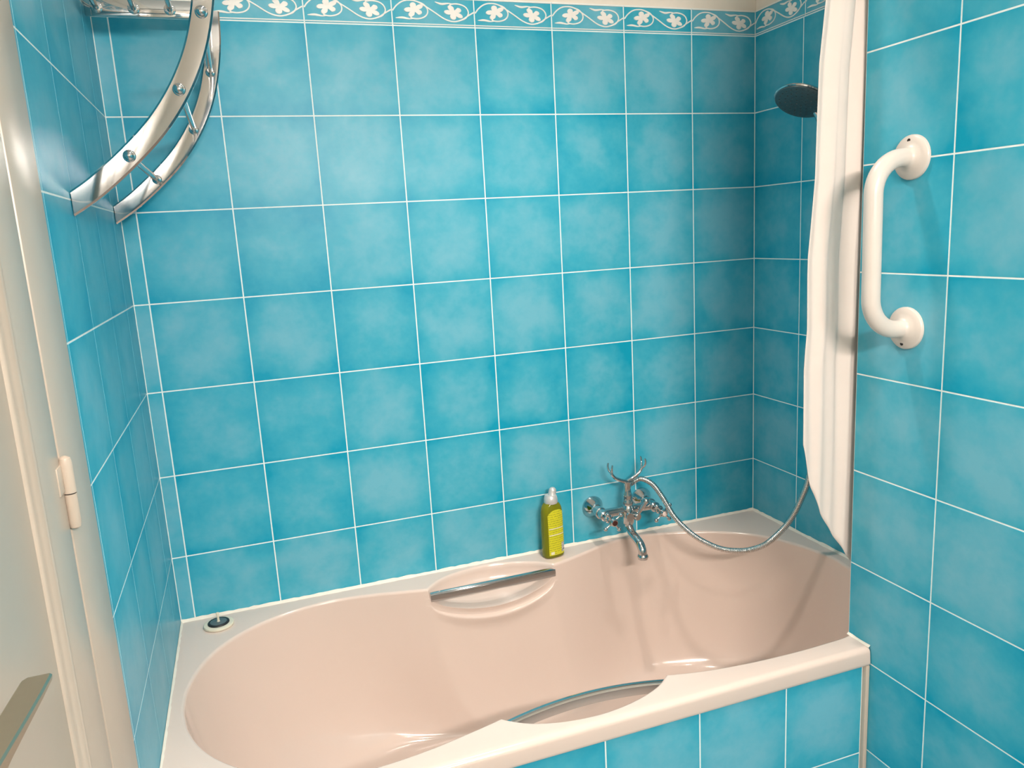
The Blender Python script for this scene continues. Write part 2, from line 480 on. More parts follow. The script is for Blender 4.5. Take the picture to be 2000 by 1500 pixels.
for k in range(NL):
    f = k / (NL - 1); x = LOBE0 + (LOBE1 - LOBE0) * f
    by = -.092 + (-.096 + .092) * f
    contour.append((x, by, max(0, lobe_b(x) - by), f))
for x, y in resample(BACK2, 70)[1:]: contour.append((x, y, 0.0, 0.0))
for x, y in resample(FRONT2, 60)[1:-1]: contour.append((x, y, 0.0, 0.0))
for k in range(NL):
    f = 1 - k / (NL - 1); x = LOBE0 + .003 + (LOBE1 + .001 - LOBE0) * f
    by = -.669 - .001 * f
    xb = LOBE0 + (LOBE1 - LOBE0) * f
    contour.append((x, by, -max(0, lobe_b(xb) + .092 + .004 * f) * 0.82, f))
for x, y in resample(FRONT1, 60)[1:-1]: contour.append((x, y, 0.0, 0.0))
NC = len(contour)
top2d = [Vector((c[0], c[1] + c[2])) for c in contour]
def normal2d(i):
    t = (top2d[(i + 1) % NC] - top2d[i - 1]).normalized()
    nrm = Vector((t.y, -t.x))          # contour runs clockwise seen from above: inward
    if nrm.dot(Vector((0.82, YC)) - top2d[i]) < 0: pass
    return nrm
base2d = [Vector((c[0], c[1])) for c in contour]
floor2d = [Vector((0.36 + (c[0] - .029) / 1.568 * 1.12, YC + (c[1] - YC) * 0.72)) for c in contour]
Z0, ZFL = RIM, 0.135
def bez(t):
    a = 3 * (1 - t) ** 2 * t * 0.10 + 3 * (1 - t) * t * t * 0.30 + t ** 3
    b = 3 * (1 - t) ** 2 * t * 0.55 + 3 * (1 - t) * t * t * 1.0 + t ** 3
    return a, b
BZ = [bez(k / 200) for k in range(201)]
def prof_a(drop):                      # horizontal progress for a drop fraction
    lo, hi = 0, 200
    while hi - lo > 1:
        md = (lo + hi) // 2
        if BZ[md][1] <= drop: lo = md
        else: hi = md
    f = (drop - BZ[lo][1]) / max(1e-9, BZ[hi][1] - BZ[lo][1])
    return BZ[lo][0] + (BZ[hi][0] - BZ[lo][0]) * min(1, f)
ZS = Z0 - 0.005
def wall_pt(i, z):
    d = (ZS - z) / (ZS - ZFL)
    return base2d[i].lerp(floor2d[i], prof_a(max(0, d)))
bm = bmesh.new()
rings = []
rim_ring = []
for off, z in ((-0.007, Z0), (-0.0045, Z0 - .0004), (-0.002, Z0 - .0018), (0.0, ZS)):
    ring = []
    for i in range(NC):
        p = top2d[i] + normal2d(i) * off
        ring.append(bm.verts.new((p.x, p.y, z)))
    rings.append(ring)
zA = [0.492 - 0.056 * (math.sin(PI * c[3]) ** 0.62 if 0 < c[3] < 1 else 0) for c in contour]
NU = 12
for k in range(1, NU + 1):               # scooped back of the recess, running out to a sloping floor
    ring = []
    for i in range(NC):
        q = k / NU
        z = ZS + (zA[i] + .019 - ZS) * (q ** 0.85)
        p = wall_pt(i, z); f = 1 - q ** 2.4
        ring.append(bm.verts.new((p.x, p.y + contour[i][2] * f, z)))
    rings.append(ring)
for g, bulge, dz in ((0.02, 0, .0165), (0.06, 0, .010), (0.07, 0, .004), (0.06, -.0010, .0005), (0.0, -.0060, -.0010), (0.0, -.0085, -.0035), (0.0, -.0080, -.0080), (0, -.0050, -.016), (0, -.0022, -.024), (0, 0, -.034)):   # drop face and rounded lip
    ring = []
    for i in range(NC):
        c = contour[i]; inl = math.sin(PI * c[3]) ** 0.5 if 0 < c[3] < 1 else 0.0
        z = zA[i] + dz
        p = wall_pt(i, z)
        sgn = 1 if c[2] >= 0 else -1
        ring.append(bm.verts.new((p.x, p.y + c[2] * g + sgn * bulge * inl, z)))
    rings.append(ring)
NW = 26
for k in range(1, NW + 1):
    ring = []
    for i in range(NC):
        z0 = zA[i] - .034; d0 = (ZS - z0) / (ZS - ZFL)
        # advance in bezier parameter so that the floor curve stays round
        t0 = min(range(201), key=lambda q: abs(BZ[q][1] - d0)) / 200 if k == 1 else tstart[i]
        if k == 1:
            if i == 0: tstart = [0] * NC
            tstart[i] = t0
        a, b_ = bez(t0 + (1 - t0) * k / NW)
        p = base2d[i].lerp(floor2d[i], a)
        ring.append(bm.verts.new((p.x, p.y, ZS - (ZS - ZFL) * b_)))
    rings.append(ring)
for s in (0.6, 0.25):
    rings.append([bm.verts.new((0.96 + (floor2d[i].x - 0.96) * s, YC + (floor2d[i].y - YC) * s, ZFL - 0.004 * (1 - s))) for i in range(NC)])
for A, B in zip(rings, rings[1:]):
    for i in range(NC):
        j = (i + 1) % NC
        bm.faces.new((A[i], A[j], B[j], B[i]))
cv = bm.verts.new((0.96, YC, ZFL - 0.005))
for i in range(NC):
    bm.faces.new((rings[-1][i], rings[-1][(i + 1) % NC], cv))
# flat rim: outer outline to basin edge
YT = -0.7465                             # where the front edge starts to round over
outline = [(0.001, YT), (XG - .002, YT), (XG - .002, YP + .001), (XR - .001, YP + .001), (XR - .001, -.001), (0.001, -.001)]
ov = [bm.verts.new((x, y, Z0)) for x, y in outline]
oe = [bm.edges.new((ov[i], ov[(i + 1) % 6])) for i in range(6)]
ie = []
for i in range(NC):
    e = bm.edges.get((rings[0][i], rings[0][(i + 1) % NC])); ie.append(e)
bmesh.ops.triangle_fill(bm, use_beauty=True, use_dissolve=False, edges=oe + ie)
# rounded front lip
lip = [(YT, Z0)] + [(YT - .012 * math.sin(a), Z0 - .012 + .012 * math.cos(a)) for a in (PI * k / 16 for k in range(1, 9))] + [(-.7600, .505), (-.7590, .4995), (-.7560, .4965), (-.748, .4965), (-.735, .4965), (-.735, .51)]
prev = None
for y, z in lip:
    cur = (bm.verts.new((0.001, y, z)), bm.verts.new((XG - .002, y, z)))
    if prev: bm.faces.new((prev[0], prev[1], cur[1], cur[0]))
    prev = cur
bmesh.ops.remove_doubles(bm, verts=bm.verts[:], dist=0.00002)
bath = empty('bathtub', (0.8, YC, 0.0))
shell = obj('tub_shell', bm, 'acrylic', None, smooth=50)
keep_parent(shell, bath)
tag(bath, 'white acrylic built-in bathtub with two chrome grips in its rim', 'bathtub')
def grip(side):
    b = bmesh.new()
    y0 = -.089 if side > 0 else -.6705
    pts = []; n = 24
    for k in range(n + 1):
        f = k / n; x = .592 + (.934 - .592) * f
        bow = 4 * f * (1 - f)
        pts.append((x, y0 - side * (.010 if side > 0 else .020) * bow, .5135 + .0045 * bow))
    sec = [(-.0085, -.0105), (-.0100, .001), (-.0085, .0075), (-.005, .0105), (0, .0118), (.005, .0105), (.0085, .0075), (.0100, .001), (.0085, -.0105)]
    rr = []
    for x, y, z in pts:
        rr.append([b.verts.new((x, y + s[0], z + s[1])) for s in sec])
    for A, B in zip(rr, rr[1:]):
        for k in range(len(sec)):
            j = (k + 1) % len(sec)
            b.faces.new((A[k], A[j], B[j], B[k]))
    b.faces.new(rr[0]); b.faces.new(rr[-1][::-1])
    o = obj('grip_bar', b, 'chrome', None, smooth=35)
    keep_parent(o, bath); o['label'] = 'chrome grip bar'
grip(1); grip(-1)
b = bmesh.new()          # sealant where the rim meets the tiles
def bead(bm, p0, p1, dirs, r=.006):
    P0, P1 = Vector(p0), Vector(p1); n = max(2, int((P1 - P0).length / .012)); prev = None
    for k in range(n + 1):
        c = P0.lerp(P1, k / n); rr_ = r * random.uniform(.75, 1.2)
        cur = [bm.verts.new(c + Vector(dirs) * rr_), bm.verts.new(c + Vector(dirs) * rr_ * .45 + Vector((0, 0, rr_ * .45))), bm.verts.new(c + Vector((0, 0, rr_)))]
        if prev:
            for j in range(2): bm.faces.new((prev[j], prev[j + 1], cur[j + 1], cur[j]))
        prev = cur
bead(b, (0.0, -.0005, RIM), (XR, -.0005, RIM), (0, -1, 0))
bead(b, (XR - .0005, 0, RIM), (XR - .0005, YP, RIM), (-1, 0, 0))
bead(b, (0.0005, 0, RIM), (0.0005, -.75, RIM), (1, 0, 0), .004)
bead(b, (XG - .0005, YP, RIM), (XG - .0005, -.757, RIM), (-1, 0, 0), .0045)
o = obj('sealant_bead', b, 'sealant', None, smooth=60); keep_parent(o, bath)

# tiled panel under the rim
YPAN = -0.748
panel = box('wall_bath', (0.0, YPAN + GD, 0.0), (XG - .001, YPAN + .012, .494), 'grout')
tag(panel, kind='structure')
pl_ = [0.0] + [XG - PITCH * k for k in range(6, -1, -1)]
pl_[-1] = XG - .010
tile_field(panel, lambda a, z: (a, YPAN, z), (1, 0, 0), (0, -1, 0), pl_, [0.0, .09, .29, .4945])
trim1 = box('trim_1', (XG - .010, YPAN - .010, 0.0), (XG - .0005, YPAN + .004, .4965), 'paint', None, .0015)
tag(trim1, kind='structure')

# ------------------------------------------------------------------ door in the left wall
tr2 = bmesh.new()
add_box(tr2, (-.010, -.922, 0), (.012, -.786, 2.08), .003)
frame = obj('trim_2', tr2, 'paint', None, smooth=40); tag(frame, kind='structure')
top = box('head_casing', (-.010, -1.76, 2.02), (.012, -.924, 2.10), 'paint', frame, .003)
jamb = box('side_casing', (-.010, -1.76, 0), (.012, -1.63, 2.018), 'paint', frame, .003)
door = box('door_1', (-.010, -1.626, .012), (.004, -.927, 2.016), 'paint', None, .003)
tag(door, kind='structure')
for n_, lo, hi in (('stile', (.004, -1.022, .012), (.012, -.929, 2.016)), ('stile', (.004, -1.624, .012), (.012, -1.535, 2.016)),
                   ('rail', (.004, -1.534, .012), (.012, -1.023, .20)), ('rail', (.004, -1.534, 1.92), (.012, -1.023, 2.016))):
    box(n_, lo, hi, 'paint', door, .0035, 3)
bmm = bmesh.new()
mp_ = [(.004, 0), (.010, .001), (.0145, .005), (.0155, .009), (.0140, .013), (.010, .0155), (.0085, .020), (.0062, .023), (.004, .024)]
loopc = [(-1.022, .20), (-1.535, .20), (-1.535, 1.92), (-1.022, 1.92)]
ring_ = []
for (yy, zz), (sy, sz) in zip(loopc, ((-1, 1), (1, 1), (1, -1), (-1, -1))):
    ring_.append([bmm.verts.new((x, yy + sy * d, zz + sz * d)) for x, d in mp_])
for i in range(4):
    A, B = ring_[i], ring_[(i + 1) % 4]
    for j in range(len(mp_) - 1): bmm.faces.new((A[j], A[j + 1], B[j + 1], B[j]))
obj('panel_moulding', bmm, 'paint', door, smooth=50)
# hinge: two barrels one above the other with a dark gap
hb = bmesh.new(); add_lathe(hb, (.0165, -.925, 1.149), (0, 0, 1), [(0, .0075), (.036, .0075), (.041, .0062), (.0435, .002)], 18)
add_box(hb, (.010, -.952, 1.152), (.0135, -.925, 1.184), .001)
hinge = obj('hinge_barrel', hb, 'paint', door, smooth=40)
hb = bmesh.new(); add_lathe(hb, (.0165, -.925, 1.1475), (0, 0, -1), [(0, .0072), (.034, .0072), (.040, .006), (.0425, .002)], 18)
obj('hinge_barrel', hb, 'paint', door, smooth=40)
hb = bmesh.new(); add_lathe(hb, (.0165, -.925, 1.1470), (0, 0, 1), [(0, .006), (.0025, .006)], 14)
obj('hinge_pin', hb, 'dark', door)
# lever handle
hb = bmesh.new()
secs = []
for y, xw0, xw1, zt, th in ((-1.372, .0715, .0865, 1.1540, .0040), (-1.376, .0695, .0870, 1.1545, .0045), (-1.40, .0690, .0868, 1.1560, .0052), (-1.43, .0685, .0860, 1.1580, .0062), (-1.46, .0680, .0848, 1.1600, .0080), (-1.485, .0670, .0835, 1.1610, .0110)):
    c = .0012
    secs.append([hb.verts.new(v) for v in ((xw0, y, zt - c), (xw0 + c, y, zt), (xw1 - c, y, zt), (xw1, y, zt - c), (xw1, y, zt - th + c), (xw1 - c, y, zt - th), (xw0 + c, y, zt - th), (xw0, y, zt - th + c))])
for A, B in zip(secs, secs[1:]):
    for k in range(8): hb.faces.new((A[k], A[(k + 1) % 8], B[(k + 1) % 8], B[k]))
hb.faces.new(secs[0]); hb.faces.new(secs[-1][::-1])
hd = obj('door_handle', hb, 'satin', door, smooth=40)
hd['label'] = 'brushed nickel lever handle'
hb = bmesh.new(); add_tube(hb, spline([(.074, -1.478, 1.155), (.070, -1.492, 1.155), (.052, -1.497, 1.155), (.012, -1.497, 1.155)], 6), .0085, 16)
obj('neck', hb, 'satin', hd, smooth=40)
hb = bmesh.new(); add_lathe(hb, (.0115, -1.497, 1.155), (1, 0, 0), [(0, .026), (.006, .026), (.009, .023)], 28)
obj('rosette', hb, 'satin', hd, smooth=40)

# ------------------------------------------------------------------ chrome towel rack on the left wall
rack = empty('towel_rack', (0.0, -.31, 1.5))
tag(rack, 'chrome towel rack with curved flat bars and round rods above the bath end', 'towel rack')
arc = spline([(0.0015, 1.494, 0), (.040, 1.520, 0), (.090, 1.562, 0), (.136, 1.608, 0), (.174, 1.660, 0), (.203, 1.717, 0), (.221, 1.775, 0), (.232, 1.835, 0), (.236, 1.895, 0)], 6)
def strap(y, front):
    b = bmesh.new(); w = .0165; t = .0045; n = len(arc); rr = []
    for i in range(n):
        p = arc[i]; tg = (arc[min(i + 1, n - 1)] - arc[max(i - 1, 0)]).normalized()
        nx, nz = -tg.y, tg.x
        if i == 0: nx, nz = 0, 1.0
        prof = [(-w, t), (-w, -t * .2), (-w * .82, -t * .9), (0, -t * 0.98), (w * .82, -t * .9), (w, -t * .2), (w, t)]
        ww = 1.15 if i == 0 else 1
        rr.append([b.verts.new((p.x + nx * s * ww, y + d, p.y + nz * s * ww)) for s, d in prof])
    for A, B in zip(rr, rr[1:]):
        for k in range(7): b.faces.new((A[k], A[(k + 1) % 7], B[(k + 1) % 7], B[k]))
    b.faces.new(rr[0]); b.faces.new(rr[-1][::-1])
    o = obj('curved_bar', b, 'chrome', None, smooth=35); keep_parent(o, rack)
    b = bmesh.new(); add_box(b, (.0015, y - .0045 + .0095 * (1 if front else 0), 1.878), (.238, y + .0045 + .0095 * (1 if front else 0), 1.912), .0022)
    o2 = obj('shelf_bar', b, 'chrome', None, smooth=35); keep_parent(o2, rack)
    return o
YR0, YR1 = -.532, -.085
bars = [strap(YR0, True), strap(YR1, False)]
hooks = [(.090, 1.562), (.174, 1.660), (.2205, 1.774)]
for x, z in hooks:
    b = bmesh.new(); add_tube(b, [(x, YR0 + .002, z), (x, YR1 - .002, z)], .0055, 14)
    o = obj('cross_rod', b, 'chrome', None, smooth=40); keep_parent(o, rack)
    for y, d in ((YR0 - .0045, -1), (YR1 - .0045, -1)):
        b = bmesh.new()
        add_lathe(b, (x, y + .0012, z), (0, d, 0), [(0, .0098), (.0016, .0096), (.003, .0080)], 20)
        if y < -.3:
            add_lathe(b, (x, y - .0014, z), (0, d, 0), [(0, .0072), (.004, .0072), (.0062, .0052), (.0078, .0022)], 14)
        o = obj('dome_nut', b, 'chrome', None, smooth=45); keep_parent(o, rack)
for x in (.024, .091, .158, .225):
    b = bmesh.new(); add_tube(b, [(x, YR0 + .004, 1.894), (x, YR1 - .002, 1.894)], .0055, 14)
    o = obj('shelf_rod', b, 'chrome', None, smooth=40); keep_parent(o, rack)
    b = bmesh.new(); add_lathe(b, (x, YR1 - .004, 1.894), (0, -1, 0), [(0, .0115), (.0016, .0112), (.003, .0088)], 20)
    o = obj('rod_collar', b, 'chrome', None, smooth=45); keep_parent(o, rack)

# ------------------------------------------------------------------ white grab bar
gb = empty('grab_bar', (XG, -.812, 1.35))
tag(gb, 'white curved grab bar with round flanges on the blue tiled wall', 'grab bar')
O_ = .084
b = bmesh.new()
path = [(XG - .004, -.811, 1.503), (XG - .022, -.811, 1.503)]
rb = .060
for k in range(0, 13):
    a = PI / 2 * k / 12
    path.append((XG - O_ + rb - rb * math.sin(a), -.811, 1.503 - rb + rb * math.cos(a)))
for k in range(0, 13):
    a = PI / 2 * k / 12
    path.append((XG - O_ + rb - rb * math.cos(a), -.813, 1.203 + rb - rb * math.sin(a)))
path += [(XG - .022, -.814, 1.203), (XG - .004, -.814, 1.203)]
add_tube(b, path, .0158, 22)
o = obj('tube', b, 'whitebar', None, smooth=50); keep_parent(o, gb)
for y, z, s in ((-.811, 1.503, 1), (-.814, 1.203, -1)):
    b = bmesh.new()
    add_lathe(b, (XG - .0003, y, z), (-1, 0, 0), [(0, .0385), (.004, .0385), (.0065, .0365), (.0085, .028), (.012, .020), (.0155, .0165), (.0175, .0158)], 36)
    fl = obj('flange', b, 'whitebar', None, smooth=45); keep_parent(fl, gb)
    b = bmesh.new()
    add_lathe(b, (XG - .0066, y + .002, z + s * .0285), (-1, 0, 0), [(0, .0034), (.0024, .0034)], 14)
    h = obj('screw_hole', b, 'dark', None); h.parent = fl
    h.matrix_parent_inverse = Matrix.Translation(-Vector(gb.location)) if False else Matrix.Identity(4)

# ------------------------------------------------------------------ mixer tap
tap = empty('bath_mixer_tap', (1.17, 0, .635))
tag(tap, 'chrome wall-mounted bath mixer tap with cross handles, cradle and curved spout', 'tap')
def tp(name, b, mat='chrome', parent=None, sm=42):
    o = obj(name, b, mat, None, smooth=sm); keep_parent(o, tap)
    if parent is not None:
        o.parent = parent; o.matrix_parent_inverse = Matrix.Identity(4)
    return o
TX, TZ = 1.170, .637
XLF, XRF = 1.093, 1.247
for x in (XLF, XRF):
    b = bmesh.new(); add_lathe(b, (x, -.0004, TZ + .003), (0, -1, 0), [(0, .031), (.003, .0315), (.006, .030), (.020, .0205), (.026, .0165), (.029, .0150)], 32)
    tp('flange', b)
    b = bmesh.new(); add_lathe(b, (x, -.028, TZ + .002), (0, -1, 0), [(0, .0145), (.016, .0145), (.018, .0165), (.030, .0165), (.032, .0140), (.046, .0135), (.050, .0145), (.056, .0145), (.058, .0110), (.070, .0105), (.073, .0120), (.078, .0120), (.080, .0085), (.088, .0080)], 28)
    tp('valve', b)
b = bmesh.new()
add_lathe(b, (XLF + .004, -.062, TZ + .001), (1, 0, 0), [(0, .0130), (.045, .0120), (.058, .0135), (.092, .0135), (.105, .0120), (.146, .0130)], 24)
tp('body', b)
b = bmesh.new()
add_lathe(b, (TX, -.068, TZ - .036), (0, 0, 1), [(0, .0150), (.004, .0165), (.012, .0175), (.030, .0185), (.044, .0175), (.050, .0150), (.054, .0130), (.060, .0150), (.066, .0125), (.074, .0110), (.078, .0125), (.083, .0120), (.094, .0100), (.112, .0090), (.118, .0115), (.122, .0110)], 26)
column = tp('column', b)
# cradle for the hand shower
b = bmesh.new()
cz = TZ + .088; cy = -.068
left = spline([(TX, cy, cz - .004), (TX - .018, cy, cz + .002), (TX - .036, cy, cz + .012), (TX - .047, cy, cz + .026)], 6)
add_tube(b, left, [.0062 - .0024 * i / (len(left) - 1) for i in range(len(left))], 12)
right = spline([(TX, cy, cz - .004), (TX + .018, cy, cz + .004), (TX + .036, cy, cz + .016), (TX + .047, cy, cz + .030)], 6)
add_tube(b, right, [.0062 - .0024 * i / (len(right) - 1) for i in range(len(right))], 12)
for s, z in ((-1, cz + .024), (1, cz + .028)):
    for d in (-1, 1):
        pr = spline([(TX + s * .045, cy, z), (TX + s * .0500, cy + d * .009, z + .009), (TX + s * .0515, cy + d * .0125, z + .020), (TX + s * .0500, cy + d * .0125, z + .030)], 5)
        add_tube(b, pr, [.0034 - .0012 * i / (len(pr) - 1) for i in range(len(pr))], 10)
tp('cradle', b)
# spout
b = bmesh.new()
sp_ = spline([(TX, -.068, TZ - .030), (TX, -.072, TZ - .046), (TX, -.090, TZ - .060), (TX, -.112, TZ - .066), (TX, -.134, TZ - .074), (TX, -.146, TZ - .088), (TX, -.148, TZ - .104)], 7)
add_tube(b, sp_, [.0125 if i < 6 else .0118 for i in range(len(sp_))], 22)
add_lathe(b, (TX, -.148, TZ - .098), (0, 0, -1), [(0, .0125), (.004, .0152), (.007, .0155), (.009, .0140), (.013, .0135)], 24)
tp('spout', b)
# diverter: two round bosses and a small lever
b = bmesh.new(); add_lathe(b, (TX - .004, -.084, TZ - .010), (-.15, -1, 0), [(0, .0118), (.006, .0118), (.008, .0105)], 22)
tp('boss', b)
b = bmesh.new(); add_lathe(b, (TX + .016, -.078, TZ - .014), (.25, -1, -.05), [(0, .0105), (.014, .0105), (.016, .0090)], 22)
dv = tp('diverter_knob', b)
b = bmesh.new(); lv = spline([(TX + .018, -.088, TZ - .010), (TX + .030, -.092, TZ + .010), (TX + .042, -.096, TZ + .030)], 5)
add_tube(b, lv, [.0045 + .0030 * i / (len(lv) - 1) for i in range(len(lv))], 12); add_ball(b, lv[-1], .0085)
tp('diverter_lever', b, parent=None)
# cross handles
for x, capm, rot in ((XLF + .006, 'redcap', 35), (XRF + .004, 'enamel', 42)):
    b = bmesh.new(); hy = -.119; hz = TZ - .003
    add_lathe(b, (x, hy + .010, hz), (0, -1, 0), [(0, .0085), (.004, .0105), (.012, .0115), (.018, .0105), (.021, .0085)], 22)
    for k in range(4):
        a = math.radians(rot + 90 * k); dx, dz = math.cos(a), math.sin(a)
        P_ = [(x + dx * r, hy, hz + dz * r) for r in (.006, .014, .020, .026)]
        add_tube(b, P_, [.0042, .0030, .0028, .0036], 10)
        add_ball(b, (x + dx * .0285, hy, hz + dz * .0285), .0060)
    hnd = tp('cross_handle', b)
    b = bmesh.new(); add_lathe(b, (x, hy - .0108, hz), (0, -1, 0), [(0, .0072), (.0014, .0070), (.002, .0050)], 18)
    tp('handle_cap', b, capm, hnd)
# hose connector behind the column
b = bmesh.new(); cn = spline([(TX + .004, -.062, TZ + .066), (TX + .012, -.057, TZ + .072), (TX + .024, -.056, TZ + .076)], 5)
add_tube(b, cn, .0085, 16); tp('hose_connector', b)

# ------------------------------------------------------------------ shower hose (spiral metal) and hand shower
hp = [(TX + .0245, -.056, TZ + .0762), (1.214, -.066, .722), (1.233, -.095, .712), (1.246, -.130, .680), (1.262, -.165, .632), (1.298, -.200, .587), (1.345, -.235, .558), (1.386, -.262, .551), (1.425, -.282, .556), (1.462, -.301, .577), (1.500, -.330, .635), (1.518, -.355, .705), (1.525, -.375, .775), (1.532, -.385, .90), (1.545, -.388, 1.10), (1.560, -.385, 1.30), (1.572, -.380, 1.42), (1.574, -.380, 1.47)]
hs = spline(hp, 60)
# resample evenly and ridge the radius
dd = [0.0]
for a, b_ in zip(hs, hs[1:]): dd.append(dd[-1] + (b_ - a).length)
step = .0011; n = int(dd[-1] / step); pts = []; j = 0
for k in range(n + 1):
    s = k * step
    while j < len(dd) - 2 and dd[j + 1] < s: j += 1
    f = (s - dd[j]) / max(1e-9, dd[j + 1] - dd[j]); pts.append(hs[j].lerp(hs[j + 1], min(1, f)))
b = bmesh.new(); add_tube(b, pts, [.0079 if (i % 4) in (0, 1) else .0064 for i in range(len(pts))], 12)
hose = obj('shower_hose', b, 'hosemetal', None, smooth=70)
tag(hose, 'ridged chrome shower hose hanging in a loop from the tap to the curtain', 'hose')

hsr = empty('hand_shower', (1.574, -.38, 1.47))
tag(hsr, 'round chrome hand shower head tilted down beside the curtain top', 'shower head')
def hp_(name, b, mat='chrome', sm=42, parent=None):
    o = obj(name, b, mat, None, smooth=sm); keep_parent(o, hsr)
    if parent is not None: o.parent = parent; o.matrix_parent_inverse = Matrix.Identity(4)
    return o
hc = Vector((1.478, -.38, 1.668)); hn = Vector((-.47, -.17, -.86)).normalized()
b = bmesh.new(); add_lathe(b, hc - hn * .016, hn, [(0, .012), (.002, .030), (.006, .050), (.011, .0605), (.015, .0625), (.0175, .0610)], 44)
hd_ = hp_('head', b)
b = bmesh.new(); add_lathe(b, hc + hn * .0012, hn, [(0, .0595), (.0022, .0590), (.003, .056)], 44)
nf = hp_('nozzle_plate', b, 'nozzle', parent=hd_)
u_, v_, a_ = frame_from(hn)
b = bmesh.new()
for r_, cnt in ((.012, 6), (.024, 12), (.036, 18), (.049, 24)):
    for k in range(cnt):
        c = hc + hn * .0038 + (u_ * math.cos(2 * PI * k / cnt) + v_ * math.sin(2 * PI * k / cnt)) * r_
        add_lathe(b, c, hn, [(0, .0022), (.0022, .0016)], 6)
nz_ = hp_('nozzles', b, 'shadegrey', parent=hd_); nz_['kind'] = 'stuff'
b = bmesh.new()
rim_pt = hc + Vector((.046, .006, -.016))
hpth = spline([hc + Vector((.030, .006, .000)), (1.532, -.378, 1.640), (1.556, -.379, 1.590), (1.570, -.380, 1.530), (1.574, -.38, 1.465)], 8)
add_tube(b, hpth, [.012 + .002 * math.sin(PI * i / (len(hpth) - 1)) for i in range(len(hpth))], 18)
hp_('handle', b)
b = bmesh.new(); add_lathe(b, (XR - .0005, -.38, 1.53), (-1, 0, 0), [(0, .024), (.006, .024), (.010, .016), (.040, .012)], 24)
add_lathe(b, (1.5715, -.38, 1.512), (-.12, 0, 1), [(0, .019), (.003, .0205), (.030, .0205), (.033, .019)], 24)
holder = obj('shower_holder', b, 'chrome', None, smooth=42)
tag(holder, 'chrome wall holder behind the curtain carrying the hand shower', 'holder')

# ------------------------------------------------------------------ curtain and its rail
rail = empty('curtain_rail', (.8, -.6650, 2.02))
tag(rail, 'chrome shower curtain rail across the bath above the curtain', 'rail')
b = bmesh.new(); add_tube(b, [(0.0, -.6650, 2.02), (XR, -.6650, 2.02)], .011, 18); o = obj('rod', b, 'chrome', None, smooth=40); keep_parent(o, rail)
for x, d in ((0, 1), (XR, -1)):
    b = bmesh.new(); add_lathe(b, (x, -.6650, 2.02), (d, 0, 0), [(0, .026), (.006, .026), (.012, .014)], 24)
    o = obj('end_flange', b, 'chrome', None, smooth=40); keep_parent(o, rail)

XLT = [(0.6, 1.2465), (0.946, 1.2465), (1.0, 1.246), (1.116, 1.2445), (1.15, 1.2465), (1.197, 1.2505), (1.3, 1.249), (1.336, 1.2495), (1.4, 1.2555), (1.48, 1.2625), (1.6, 1.2645), (1.683, 1.2665), (1.798, 1.2785), (2.01, 1.2955)]
HEM = [(1.2425, 0.974), (1.2475, 0.955), (1.2665, 0.876), (1.2735, 0.859), (1.2895, 0.816), (1.3235, 0.764), (1.3665, 0.704), (1.4105, 0.649), (1.4505, 0.609), (1.5805, 0.584)]
NUc, NZc = 150, 90
cb = bmesh.new(); cg = []
for i in range(NUc + 1):
    u = i / NUc; colm = []
    xb = 1.2445 + (1.54 - 1.2445) * u
    zb = interp(HEM, xb)
    for k in range(NZc + 1):
        z = 2.008 + (zb - 2.008) * k / NZc
        xl = interp(XLT, z)
        x = xl + (1.54 - xl) * u
        ph = 2 * PI * (4.6 * u) + .55 * math.sin(2.1 * z + 3 * u) + .25 * math.sin(5.3 * z)
        amp = .0058 * min(1, u * 7 + .25) * (0.25 + .75 * min(1, max(0, (z - .75) / .9)))
        y = -.6825 + amp * math.sin(ph) + 0.0018 * math.sin(2 * ph + 1.3 + 2 * z) + .010 * (1 - min(1, (z - .5) / .8)) * u
        x += .003 * math.sin(ph * 2 + .5) * min(1, u * 6) * (1 - (k / NZc) ** 3)
        colm.append(cb.verts.new((x, y, z)))
    cg.append(colm)
for A, B in zip(cg, cg[1:]):
    for k in range(NZc): cb.faces.new((A[k], B[k], B[k + 1], A[k + 1]))
curtain = obj('shower_curtain', cb, 'curtain', None, smooth=80)
sol = curtain.modifiers.new('thickness', 'SOLIDIFY'); sol.thickness = .0012
tag(curtain, 'white cloth shower curtain gathered behind the edge of the grab bar wall', 'curtain')

# ------------------------------------------------------------------ soap bottle
bt = empty('soap_bottle', (.9515, -.043, RIM))
tag(bt, 'yellow-green liquid soap bottle with silver cap on the bath rim', 'bottle')
bt.rotation_euler = (0, 0, math.radians(10))
def sup(w, d, z, n=40, e=2.8):
    out = []
    for k in range(n):
        a = 2 * PI * k / n; c, s = math.cos(a), math.sin(a)
        out.append((w * math.copysign(abs(c) ** (2 / e), c), d * math.copysign(abs(s) ** (2 / e), s), z))
    return out
BPROF = [(.000, .0255, .0155), (.002, .0290, .0185), (.006, .0308, .0200), (.020, .0312, .0205), (.060, .0310, .0205), (.100, .0305, .0202), (.128, .0298, .0198), (.141, .0275, .0188), (.149, .0235, .0172), (.153, .0195, .0162), (.156, .0165, .0155)]
b = bmesh.new(); rr = [[b.verts.new(p) for p in sup(w, d, z)] for z, w, d in BPROF]
for A, B in zip(rr, rr[1:]):
    for k in range(40): b.faces.new((A[k], A[(k + 1) % 40], B[(k + 1) % 40], B[k]))
b.faces.new(rr[0][::-1]); b.faces.new(rr[-1])
obj('bottle_body', b, 'liquid', bt, smooth=50)
b = bmesh.new()
add_lathe(b, (0, 0, .153), (0, 0, 1), [(0, .0182), (.002, .0190), (.012, .0186), (.020, .0165), (.0225, .0145)], 32)
cap = obj('cap', b, 'cap', bt, smooth=40)
b = bmesh.new()
nzp = spline([(.004, .000, .171), (.0060, .001, .179), (.0075, .001, .185)], 5)
